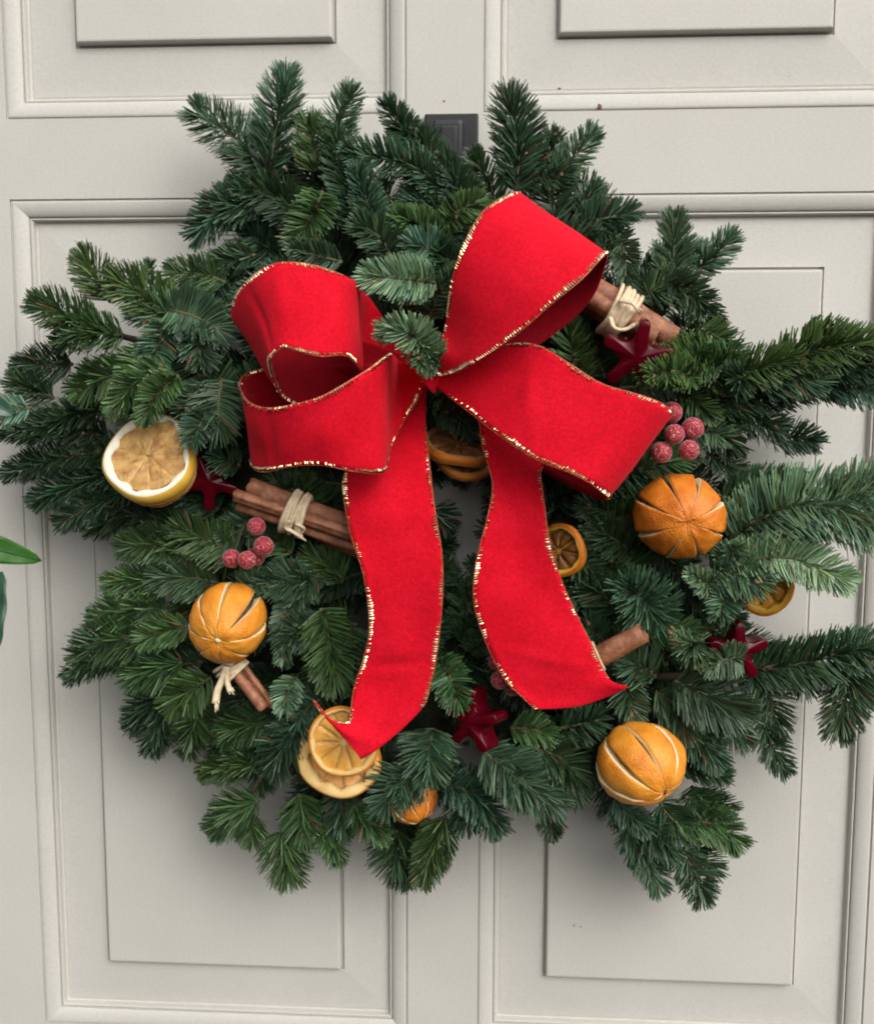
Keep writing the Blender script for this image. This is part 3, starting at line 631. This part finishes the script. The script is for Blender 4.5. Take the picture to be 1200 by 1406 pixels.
# ------------------------------------------------------------------ whole dried oranges
def view_basis(P):
    w_ = (CAM - P).normalized(); r_ = rx - w_ * rx.dot(w_); r_.normalize(); u_ = w_.cross(r_); return r_, u_, w_
def whole_orange(cpx, r_px, pole, a0, gaps, label, mat='peel', d=.095, squash=(1, 1), bulge=.022, stalk=True):
    c = at(cpx[0], cpx[1], d); r = r_px * mpp(d); r_, u_, w_ = view_basis(c)
    ox, oy = (pole[0] - cpx[0]) / r_px, -(pole[1] - cpx[1]) / r_px; oz = math.sqrt(max(.02, 1 - ox * ox - oy * oy))
    Z = (r_ * ox + u_ * oy + w_ * oz).normalized()
    X = (r_ * math.cos(a0) + u_ * math.sin(a0)); X = (X - Z * X.dot(Z)).normalized(); Y = Z.cross(X)
    obj = empty('dried_orange', c, label, 'orange', 'whole dried oranges slit down the sides')
    q = random.Random(int(cpx[0])); sd1, sd2 = q.uniform(0, 6), q.uniform(0, 6); n = 8; NP, NW = 26, 9
    def w_at(k, ph):
        t = (ph / math.pi - .12) / .77
        return 0 if t <= 0 or t >= 1 else gaps[k % n] * math.sin(t * math.pi) ** .8
    for k in range(n):
        V, Fc, mi = [], [], []
        lift = q.uniform(-.012, .03)
        for i in range(NP + 1):
            ph = math.pi * i / NP; th0, th1 = 2 * math.pi * k / n, 2 * math.pi * (k + 1) / n
            g0, g1 = w_at(k, ph), w_at(k + 1, ph)
            e0 = th0 + g0; e1 = th1 - g1
            row = [(.80, th0 + g0 * .35), (.93, th0 + g0 * .72)] 
            for j in range(NW + 1): 
                f = j / NW; b = 1 + bulge * math.sin(f * math.pi) * math.sin(ph) + lift * math.sin(ph) * (1 - f) + .010 * math.sin(ph * 7 + k * 2.1 + f * 4) + .008 * math.sin(ph * 13 + k * 5 - f * 9) 
                row.append((b, e0 + (e1 - e0) * f))
            row += [(.93, th1 - g1 * .96), (.80, th1 - g1 * .88)]
            for rr, th in row:
                dent = 1 - .07 * math.exp(-(ph / .16) ** 2) - .05 * math.exp(-((math.pi - ph) / .2) ** 2)
                rad = r * rr * dent * (1 + .035 * math.sin(th * 2 + sd1) * math.sin(ph) + .03 * math.sin(th + ph * 3 + sd2))
                x_, y_, z_ = math.sin(ph) * math.cos(th), math.sin(ph) * math.sin(th), math.cos(ph) * squash[1]
                V.append(c + (X * x_ + Y * y_ + Z * z_) * rad * 0.985)
        m_ = NW + 5
        for i in range(NP):
            for j in range(m_ - 1):
                Fc.append((i * m_ + j, (i + 1) * m_ + j, (i + 1) * m_ + j + 1, i * m_ + j + 1)); mi.append(1 if j < 2 or j >= m_ - 3 else 0)
        o = link('peel_segment', pydata('seg', V, Fc, mi), obj, [M[mat], M['pith']])
    V, Fc = [], []
    for i in range(13):
        for j in range(20):
            ph, th = math.pi * i / 12, 2 * math.pi * j / 20
            V.append(c + (X * math.sin(ph) * math.cos(th) + Y * math.sin(ph) * math.sin(th) + Z * math.cos(ph) * squash[1]) * r * .80)
    for i in range(12):
        for j in range(20): Fc.append((i * 20 + j, (i + 1) * 20 + j, (i + 1) * 20 + (j + 1) % 20, i * 20 + (j + 1) % 20))
    link('dried_core', pydata('core', V, Fc), obj, [M['core']])
    if stalk:
        p = c + Z * r * .93 * squash[1]
        V, Fc = tube_geo([p - Z * .001, p + Z * .0006, p + Z * .0012], [.0022, .0017, .0006], 8); link('stalk_scar', pydata('s', V, Fc), obj, [M['core' if stalk == 2 else 'pith']])
    return obj
whole_orange((314,855), 56, (299,881), R(47), [.11,.05,.04,.035,.04,.04,.05,.055], 'round slit dried orange above a cinnamon stub, on the left side of the wreath', d=.098)
whole_orange((934,708), 61, (944,717), R(22), [.085,.085,.07,.05,.07,.07,.085,.06], 'slit dried orange seen end on, its cuts fanning out, below the right berries', 'peel2', d=.098, bulge=-.02, stalk=0)
whole_orange((880,1049), 59, (912,1090), R(140), [.075,.04,.04,.04,.04,.05,.055,.06], 'whole dried orange with pale curved slits at the lower right of the wreath', d=.098, stalk=2)
whole_orange((563,1095), 38, (580,1130), R(60), [.04]*8, 'small dried orange half hidden by needles at the bottom of the wreath', 'peel2', d=.072, stalk=0)

# ------------------------------------------------------------------ dried citrus slices
def slice_(parent, c, r, normal, spin, th=.004, rind='peel', pith='cream_pith', flesh='amber_flesh', pw=.16, rw=.05, nseg=9, wob=.05, curl=0., seed=0, stretch=(1, 1), relief=1., gap=.07, mem=None, fh=0.):
    q = random.Random(seed); W_ = normal.normalized()
    X = (Vector((math.cos(spin), 0, math.sin(spin)))); X = (X - W_ * X.dot(W_)).normalized(); Y = W_.cross(X)
    ph = [q.uniform(0, 6.28) for _ in range(4)]; NA = 60
    def rad(a): return r * (1 + wob * (.5 * math.sin(2 * a + ph[0]) + .35 * math.sin(3 * a + ph[1]) + .25 * math.sin(5 * a + ph[2])))
    def pt(f, a, h):
        rr = rad(a) * f; warp = curl * r * (f * f) * math.cos(2 * a + ph[3])
        return c + X * math.cos(a) * rr * stretch[0] + Y * math.sin(a) * rr * stretch[1] + W_ * (h + warp)
    def annulus(name, prof, mat, closed=False):
        V, Fc = [], []
        for (f, h) in prof:
            for k in range(NA):
                a = 2 * math.pi * k / NA; ff = f(a) if callable(f) else f
                V.append(pt(ff, a, h))
        for i in range(len(prof) - 1):
            for k in range(NA): k2 = (k + 1) % NA; Fc.append((i * NA + k, i * NA + k2, (i + 1) * NA + k2, (i + 1) * NA + k))
        return link(name, pydata(name, V, Fc), parent, [M[mat]])
    annulus('rind', [(.96, -th * .5), (1.0, -th * .35), (1.02, 0), (1.0, th * .4), (1 - rw, th * .52)], rind)
    inner = lambda a: 1 - rw - pw * (1 + .22 * math.sin(nseg * a + ph[0]) + .22 * math.sin(a * 1.0 + ph[1]) + .1 * math.sin(13 * a))
    annulus('pith', [(1 - rw, th * .52), (1 - rw * 1.6, th * .60), (lambda a: inner(a) + .03, th * .55), (inner, th * .30), (lambda a: inner(a) * .98, -th * .1)], pith)
    V = [pt(0, 0, -th * .15)]; Fc = []
    for k in range(NA): V.append(pt(1.0, 2 * math.pi * k / NA, -th * .45))
    for k in range(NA): Fc.append((0, 1 + k, 1 + (k + 1) % NA))
    link('membrane', pydata('membrane', V, Fc), parent, [M[mem or pith]])
    for s in range(nseg):
        a0, a1 = 2 * math.pi * s / nseg + ph[1], 2 * math.pi * (s + 1) / nseg + ph[1]; g = gap
        V, Fc = [], []; NU, NV_ = 7, 5
        for i in range(NU + 1):
            for j in range(NV_ + 1):
                u, v = i / NU, j / NV_; am = (a0 + a1) / 2
                fb = .10 if gap else .015; f = fb + (inner(am) * .985 - fb) * v; gg = g / max(.25, f) * .5
                a = a0 + gg + (a1 - a0 - 2 * gg) * u
                edge = min(1, min(u, 1 - u) * 5) * min(1, min(v, 1 - v) * 5 + .15)
                V.append(pt(f * (1 - .05 * (abs(u - .5) * 2) ** 3 * (v > .8)), a, th * fh - th * .12 + th * (.20 + (.45 * edge ** .5 - .20) * relief) + q.uniform(-1, 1) * th * .06))
        for i in range(NU):
            for j in range(NV_): b = i * (NV_ + 1) + j; Fc.append((b, b + 1, b + NV_ + 2, b + NV_ + 1))
        link('segment', pydata('segment', V, Fc), parent, [M[flesh]])

GS = 'dried citrus slices tucked among the needles'
c = at(207, 630, .098)
o = empty('citrus_slice', c, 'thick dried citrus slice with a wide white pith ring, upper left', 'dried slice', GS)
slice_(o, c, 66 * mpp(.1), Vector((-.10, -1, .55)), .3, .010, 'rind', 'white_pith', 'tan_flesh', .15, .05, 9, .06, .03, 5, (1.0, 1.0), relief=.15, gap=0, mem='tan_flesh', fh=.34)
c2 = at(214, 642, .086)
o = empty('citrus_slice', c2, 'orange-brown slice underneath the thick white-pithed slice, upper left', 'dried slice', GS)
slice_(o, c2, 56 * mpp(.09), Vector((-.1, -1, .35)), 1.3, .008, 'peel2', 'cream_pith', 'brown_flesh', .12, .06, 9, .04, .0, 6)
c = at(465, 1038, .090)
o = empty('citrus_slice', c, 'larger pale orange slice behind the smaller one under the left ribbon tail', 'dried slice', GS)
slice_(o, c, 60 * mpp(.09), Vector((.0, -1, .10)), .9, .006, 'peel', 'cream_pith', 'peach', .24, .04, 9, .06, .04, 8, (.95, 1.06), relief=.3, gap=.02, mem='peach')
c = at(472, 1019, .103)
o = empty('citrus_slice', c, 'small bright orange slice with clear segments under the left ribbon tail tip', 'dried slice', GS)
slice_(o, c, 50 * mpp(.10), Vector((.0, -1, .15)), .2, .004, 'peel', 'cream_pith', 'amber_flesh', .11, .06, 10, .04, .02, 9, relief=.45, gap=.035)
c = at(628, 612, .075)
o = empty('citrus_slice', c, 'brown curled citrus slice between the two ribbon tails', 'dried slice', GS)
slice_(o, c, 46 * mpp(.08), Vector((.25, -.55, .9)), .2, .006, 'peel2', 'tan_flesh', 'brown_flesh', .08, .08, 9, .05, .10, 11)
c = at(636, 626, .066)
o = empty('citrus_slice', c, 'tan rimmed slice lying under the brown curled one between the ribbon tails', 'dried slice', GS)
slice_(o, c, 44 * mpp(.08), Vector((.2, -.7, .8)), 1.2, .005, 'peel2', 'tan_flesh', 'brown_flesh', .08, .08, 9, .05, .10, 12)
c = at(768, 756, .076)
o = empty('citrus_slice', c, 'dark amber slice half hidden behind the right ribbon tail', 'dried slice', GS)
slice_(o, c, 38 * mpp(.08), Vector((-.55, -1, .1)), .2, .005, 'peel2', 'rind', 'brown_flesh', .12, .12, 8, .05, .10, 13)
c = at(1046, 792, .066)
o = empty('citrus_slice', c, 'orange slice mostly covered by a pale sprig at the far right', 'dried slice', GS)
slice_(o, c, 56 * mpp(.07), Vector((-.3, -1, .0)), .2, .005, 'peel', 'rind', 'amber_flesh', .12, .10, 9, .05, .08, 14, (.75, 1))

# ------------------------------------------------------------------ cinnamon bundles
def quill(parent, A, B, r, spin, double=True, seed=0):
    q = random.Random(seed); ax = (B - A).normalized(); r_, u_, w_ = view_basis((A + B) / 2)
    S = ax.cross(w_).normalized(); U = S.cross(ax)
    prof = []
    NN = 26
    for k in range(NN + 1):                       # double scroll, outer side
        t = k / NN
        if double:
            a = (t - .5) * 2
            ang = math.pi * .5 + a * math.pi * 1.55
            rad = 1 - .50 * max(0, abs(a) - .48) / .52
            cxo = (.42 if a > 0 else -.42) * max(0, abs(a) - .35) / .65
            prof.append((math.cos(ang) * rad * 1.0 + cxo * .5, math.sin(ang) * rad))
        else:
            ang = t * math.pi * 3.1; rad = 1 - .5 * t; prof.append((math.cos(ang) * rad, math.sin(ang) * rad))
    th = .17; inn = []
    for i, p in enumerate(prof):
        a = prof[max(0, i - 1)]; b = prof[min(NN, i + 1)]; dx, dy = b[0] - a[0], b[1] - a[1]; l_ = math.hypot(dx, dy) + 1e-9
        inn.append((p[0] - dy / l_ * th, p[1] + dx / l_ * th))
    ringp = prof + inn[::-1]; m_ = len(ringp); V, Fc = [], []; NLn = 12
    cs, sn = math.cos(spin), math.sin(spin)
    L = (B - A).length
    for i in range(NLn + 1):
        t = i / NLn; rr = r * (1 + .05 * math.sin(t * 7 + seed) + q.uniform(-.015, .015))
        off = (S * math.sin(t * 3 + seed) + U * math.cos(t * 2.3 + seed)) * r * .07
        for k, (x, y) in enumerate(ringp):
            jag = (q.uniform(-1, 1) * r * .12) if i in (0, NLn) else 0
            V.append(A + ax * (L * t + jag) + off + (S * (x * cs - y * sn) + U * (x * sn + y * cs)) * rr)
    for i in range(NLn):
        for k in range(m_): k2 = (k + 1) % m_; Fc.append((i * m_ + k, i * m_ + k2, (i + 1) * m_ + k2, (i + 1) * m_ + k))
    for i in (0, NLn):
        for k in range(NN): Fc.append((i * m_ + k, i * m_ + k + 1, i * m_ + m_ - 2 - k, i * m_ + m_ - 1 - k))
    o = link('cinnamon_stick', pydata('quill', V, Fc), parent, [M['cin']])
    bm = bmesh.new(); bm.from_mesh(o.data); bmesh.ops.recalc_face_normals(bm, faces=bm.faces); bm.to_mesh(o.data); bm.free()
    return o
def wraps(parent, P, ax, ra, rb, n=6, wid=.012, tr=.0013, seed=0, ends=()):
    q = random.Random(seed); r_, u_, w_ = view_basis(P); S = ax.cross(w_).normalized(); U = S.cross(ax)
    V, Fc = [], []
    for k in range(n):
        off = (k / (n - 1) - .5) * wid if n > 1 else 0; tilt = q.uniform(-.0015, .0015); g = q.uniform(.98, 1.08); pts = []
        for i in range(25):
            a = 2 * math.pi * i / 24
            pts.append(P + ax * (off + tilt * math.cos(a)) + S * math.cos(a) * ra * g + U * math.sin(a) * rb * g)
        tube_geo(pts, tr * q.uniform(.75, 1.25), 7, V, Fc, cap=False, flat=.8)
    link('raffia_tie', pydata('tie', V, Fc), parent, [M['raffia']])
    for e in ends:
        pts = [at(*p) for p in e[:-1]]; cv = catmull(pts, 5); nn = len(cv)
        V, Fc = tube_geo(cv, [e[-1] * (1 - .15 * math.sin(i / nn * 3)) for i in range(nn)], 7, flat=.55)
        # frayed fibres at the end
        t = Vector(cv[-1] - cv[-3]).normalized()
        for z in range(5):
            s_ = Vector((q.uniform(-1, 1), q.uniform(-1, 1), q.uniform(-1, 1))) * e[-1] * .7
            tube_geo([Vector(cv[-2]) + s_ * .6, Vector(cv[-1]) + s_ * 1.3 + t * q.uniform(.0005, .003)], [e[-1] * .4, e[-1] * .18], 5, V, Fc)
        link('raffia_end', pydata('end', V, Fc), parent, [M['raffia']])
GC = 'cinnamon stick bundles tied with raffia'
o = empty('cinnamon_bundle', at(400, 705, .095), 'raffia-tied cinnamon bundle running in behind the left ribbon tail, above red berries', 'cinnamon', GC)
quill(o, at(342,668,.098), at(500,728,.095), 14 * mpp(.1), .3, True, 1)
quill(o, at(322,680,.107), at(505,743,.104), 11 * mpp(.1), 1.4, False, 2)
quill(o, at(326,694,.100), at(505,757,.098), 10 * mpp(.1), 2.2, False, 3)
quill(o, at(400,715,.086), at(500,760,.086), 11 * mpp(.1), 2.9, True, 4)
wraps(o, at(408,705,.099), (at(505,743,.1) - at(322,680,.1)).normalized(), .0118, .0105, 6, .0095, .0017, 1,
      ends=[((398,715,.112),(392,724,.110),(402,730,.110),(415,738,.108), .0014), ((405,718,.112),(418,726,.110),(410,736,.106), .0012)])
o = empty('cinnamon_bundle', at(860, 435, .09), 'cinnamon bundle with a thick raffia knot coming out from under the right upper loop', 'cinnamon', GC)
quill(o, at(796,386,.076), at(926,464,.084), 17 * mpp(.09), .4, True, 5)
quill(o, at(794,410,.070), at(905,478,.080), 14 * mpp(.09), 1.7, False, 6)
quill(o, at(806,405,.082), at(900,465,.092), 13 * mpp(.09), 2.3, True, 7)
wraps(o, at(850,430,.082), (at(926,464,.092) - at(790,383,.092)).normalized(), .0136, .0134, 8, .0105, .0020, 2,
      ends=[((838,436,.100),(844,450,.103),(858,452,.103),(870,446,.102), .0022), ((850,412,.100),(868,416,.103),(876,426,.100), .0018)])
o = empty('cinnamon_bundle', at(330, 940, .085), 'short cinnamon stub with frayed raffia below the left dried orange', 'cinnamon', GC)
quill(o, at(318,916,.088), at(362,974,.090), 8.5 * mpp(.09), .4, True, 8)
quill(o, at(330,910,.082), at(374,972,.084), 7 * mpp(.09), 1.4, False, 9)
wraps(o, at(318,918,.087), (at(362,974,.09) - at(318,916,.088)).normalized(), .0088, .0075, 5, .008, .0016, 3,
      ends=[((312,915,.098),(306,932,.098),(299,948,.100),(296,966,.102), .0030), ((312,918,.098),(312,935,.098),(316,950,.100), .0022)])
o = empty('cinnamon_bundle', at(850, 885, .095), 'single fat cinnamon stick poking out from behind the right ribbon tail', 'cinnamon', GC)
quill(o, at(780,928,.098), at(884,868,.108), 15 * mpp(.1), .6, True, 10)
quill(o, at(775,915,.090), at(868,880,.094), 10 * mpp(.1), .6, True, 12)
wraps(o, at(819,902,.101), (at(884,868,.1) - at(780,928,.1)).normalized(), .0088, .0078, 2, .002, .0011, 4)

# ------------------------------------------------------------------ glossy dark red stars
def star(cpx, Rpx, spin, label, d=.095, normal=(0, -1, .1), th=.010):
    c = at(cpx[0], cpx[1], d); r = Rpx * mpp(d); W_ = Vector(normal).normalized()
    X = Vector((math.cos(spin), 0, math.sin(spin))); X = (X - W_ * X.dot(W_)).normalized(); Y = W_.cross(X)
    out = []
    for k in range(5):
        a = 2 * math.pi * k / 5; hv = 2 * math.pi / 10
        for (f, da) in ((.36, -hv), (.70, -.23), (.96, -.18), (.99, 0), (.96, .18), (.70, .23)):
            out.append((f, a + da))
    n_ = len(out); V, Fc = [], []
    lev = [(0.0, -.5), (.90, -.5), (.96, -.46), (1.0, -.34), (1.0, .30), (.965, .44), (.90, .50), (.5, .60), (.2, .64)]
    V.append(c - W_ * th * .5)
    for (s, h) in lev[1:]:
        for (f, a) in out: V.append(c + (X * math.cos(a) + Y * math.sin(a)) * (f - (1 - s) * .22 if s > .5 else f * s) * r * 1.0 + W_ * th * h)
    V.append(c + W_ * th * .65); top = len(V) - 1
    for k in range(n_): Fc.append((0, 1 + (k + 1) % n_, 1 + k))
    for i in range(len(lev) - 2):
        for k in range(n_): k2 = (k + 1) % n_; Fc.append((1 + i * n_ + k, 1 + i * n_ + k2, 1 + (i + 1) * n_ + k2, 1 + (i + 1) * n_ + k))
    b = 1 + (len(lev) - 2) * n_
    for k in range(n_): Fc.append((b + k, b + (k + 1) % n_, top))
    me = pydata('star', V, Fc)
    o = link('star_ornament', me, None, [M['star']])
    n = len(me.vertices); co = np.empty(n * 3); me.vertices.foreach_get('co', co); co = co.reshape(-1, 3) - np.array(c); me.vertices.foreach_set('co', co.ravel()); o.location = c
    s = o.modifiers.new('s', 'SUBSURF'); s.levels = 2; s.render_levels = 2
    tag(o, label, 'star', 'glossy dark red star ornaments')
star((290,660), 42, R(50), 'dark red glossy star in shadow right of the white-pithed slice', .080, (.1, -1, .0))
star((874,488), 51, R(78), 'dark red glossy star against the cinnamon bundle under the right upper loop', .102, (-.1, -1, -.22), .013)
star((653,988), 48, R(88), 'dark red glossy star below the gap between the ribbon tails', .096, (-.65, -1, .0), .014)
star((1010,893), 44, R(18), 'dark red glossy star at the far right beneath the pale sprig', .072, (.15, -1, -.05), .012)

# ------------------------------------------------------------------ frosted berries
def berries(label, pts, r_px, hub, d=.1):
    h = at(*hub); o = empty('berry_cluster', h, label, 'berries', 'frosted red berry clusters')
    for k, (px, py, dd) in enumerate(pts):
        c = at(px, py, dd); r = r_px * mpp(dd) * rnd.uniform(.94, 1.06); V, Fc = [], []
        r_, u_, w_ = view_basis(c)
        dx = Vector((rnd.uniform(-.5, .5), -1, rnd.uniform(-.6, .4))).normalized()
        for i in range(15):
            for j in range(22):
                ph, th = math.pi * i / 14, 2 * math.pi * j / 22
                a_ = dx.orthogonal().normalized(); b_ = dx.cross(a_); dn = 1 - .12 * math.exp(-(ph / .22) ** 2)
                V.append(c + (a_ * math.sin(ph) * math.cos(th) + b_ * math.sin(ph) * math.sin(th) + dx * math.cos(ph)) * r * dn)
        for i in range(14):
            for j in range(22): Fc.append((i * 22 + j, (i + 1) * 22 + j, (i + 1) * 22 + (j + 1) % 22, i * 22 + (j + 1) % 22))
        link('berry', pydata('b', V, Fc), o, [M['berry']])
        mid = (c + h) / 2 + Vector((0, -.002, .002))
        V, Fc = tube_geo(catmull([c + Vector((0, r * .6, 0)), mid, h], 5), .0006, 6); link('stem', pydata('s', V, Fc), o, [M['stem']])
berries('five frosted red berries hanging between the cinnamon bundle and the left orange', [(352,723,.108),(362,750,.108),(318,767,.105),(339,769,.112),(351,764,.098)], 13.5, (348,700,.085))
berries('frosted red berry cluster at the tip of the right lower loop', [(922,566,.10),(926,596,.110),(951,588,.105),(908,621,.108),(946,618,.111)], 14.5, (930,590,.08))
berries('frosted red berries peeping out left of the right ribbon tail end', [(682,909,.100),(686,934,.104),(704,944,.098)], 13, (700,915,.085))

# ------------------------------------------------------------------ leaves of the plant beside the door (out of frame, left)
plant = empty('evergreen_shrub', at(-110, 1000, .28), 'shrub at the left edge with one bright green pointed leaf showing', 'shrub')
def leaf(base, tip, wid_px, mat, bend=.01, fold=.25, label=None, up_=Vector((0, -1, .3))):
    A, B = at(*base), at(*tip); ax = B - A; L = ax.length; t = ax.normalized(); S = t.cross(up_).normalized(); U = S.cross(t)
    wd = wid_px * mpp((base[2] + tip[2]) / 2); V, Fc = [], []; NL_, NW_ = 22, 8
    for i in range(NL_ + 1):
        s = i / NL_; hw = wd * .5 * (math.sin(math.pi * min(1, s * .93 + .035)) ** .8) * (1.0 if s < .6 else 1)
        if i == NL_: hw = wd * .01
        for j in range(NW_ + 1):
            v = j / NW_ * 2 - 1
            V.append(A + ax * s + S * hw * v + U * (abs(v) * hw * fold + bend * math.sin(s * math.pi) + .0006 * math.sin(s * 30) * abs(v)))
    for i in range(NL_):
        for j in range(NW_): b = i * (NW_ + 1) + j; Fc.append((b, b + 1, b + NW_ + 2, b + NW_ + 1))
    o = link('leaf', pydata('leaf', V, Fc), plant, [M[mat]], label=label); WORLD[o.name] = Vector(plant.location)
    m = o.modifiers.new('t', 'SOLIDIFY'); m.thickness = .0004
    V, Fc = tube_geo([A + ax * s + U * (bend * math.sin(s * math.pi) + .0002) for s in [k / 10 for k in range(11)]], [.0008 * (1 - .07 * k) for k in range(11)], 6)
    link('midrib', pydata('rib', V, Fc), o, [M['leaf_pale']])
V, Fc = tube_geo(catmull([at(-150, 1500, .26), at(-120, 1000, .28), at(-110, 700, .28), at(-125, 450, .27)], 8), .0028, 8)
link('stem', pydata('st', V, Fc), plant, [M['stem']])
leaf((-112, 730, .28), (57, 770, .27), 44, 'leaf', .012, .15, 'bright green pointed leaf')
leaf((-50, 965, .28), (2, 785, .28), 76, 'leaf_pale', .004, .12, 'dull grey-green rounded leaf')
leaf((-118, 500, .28), (22, 570, .28), 52, 'leaf_pale', .004, .2, 'dull grey-green leaf tip')
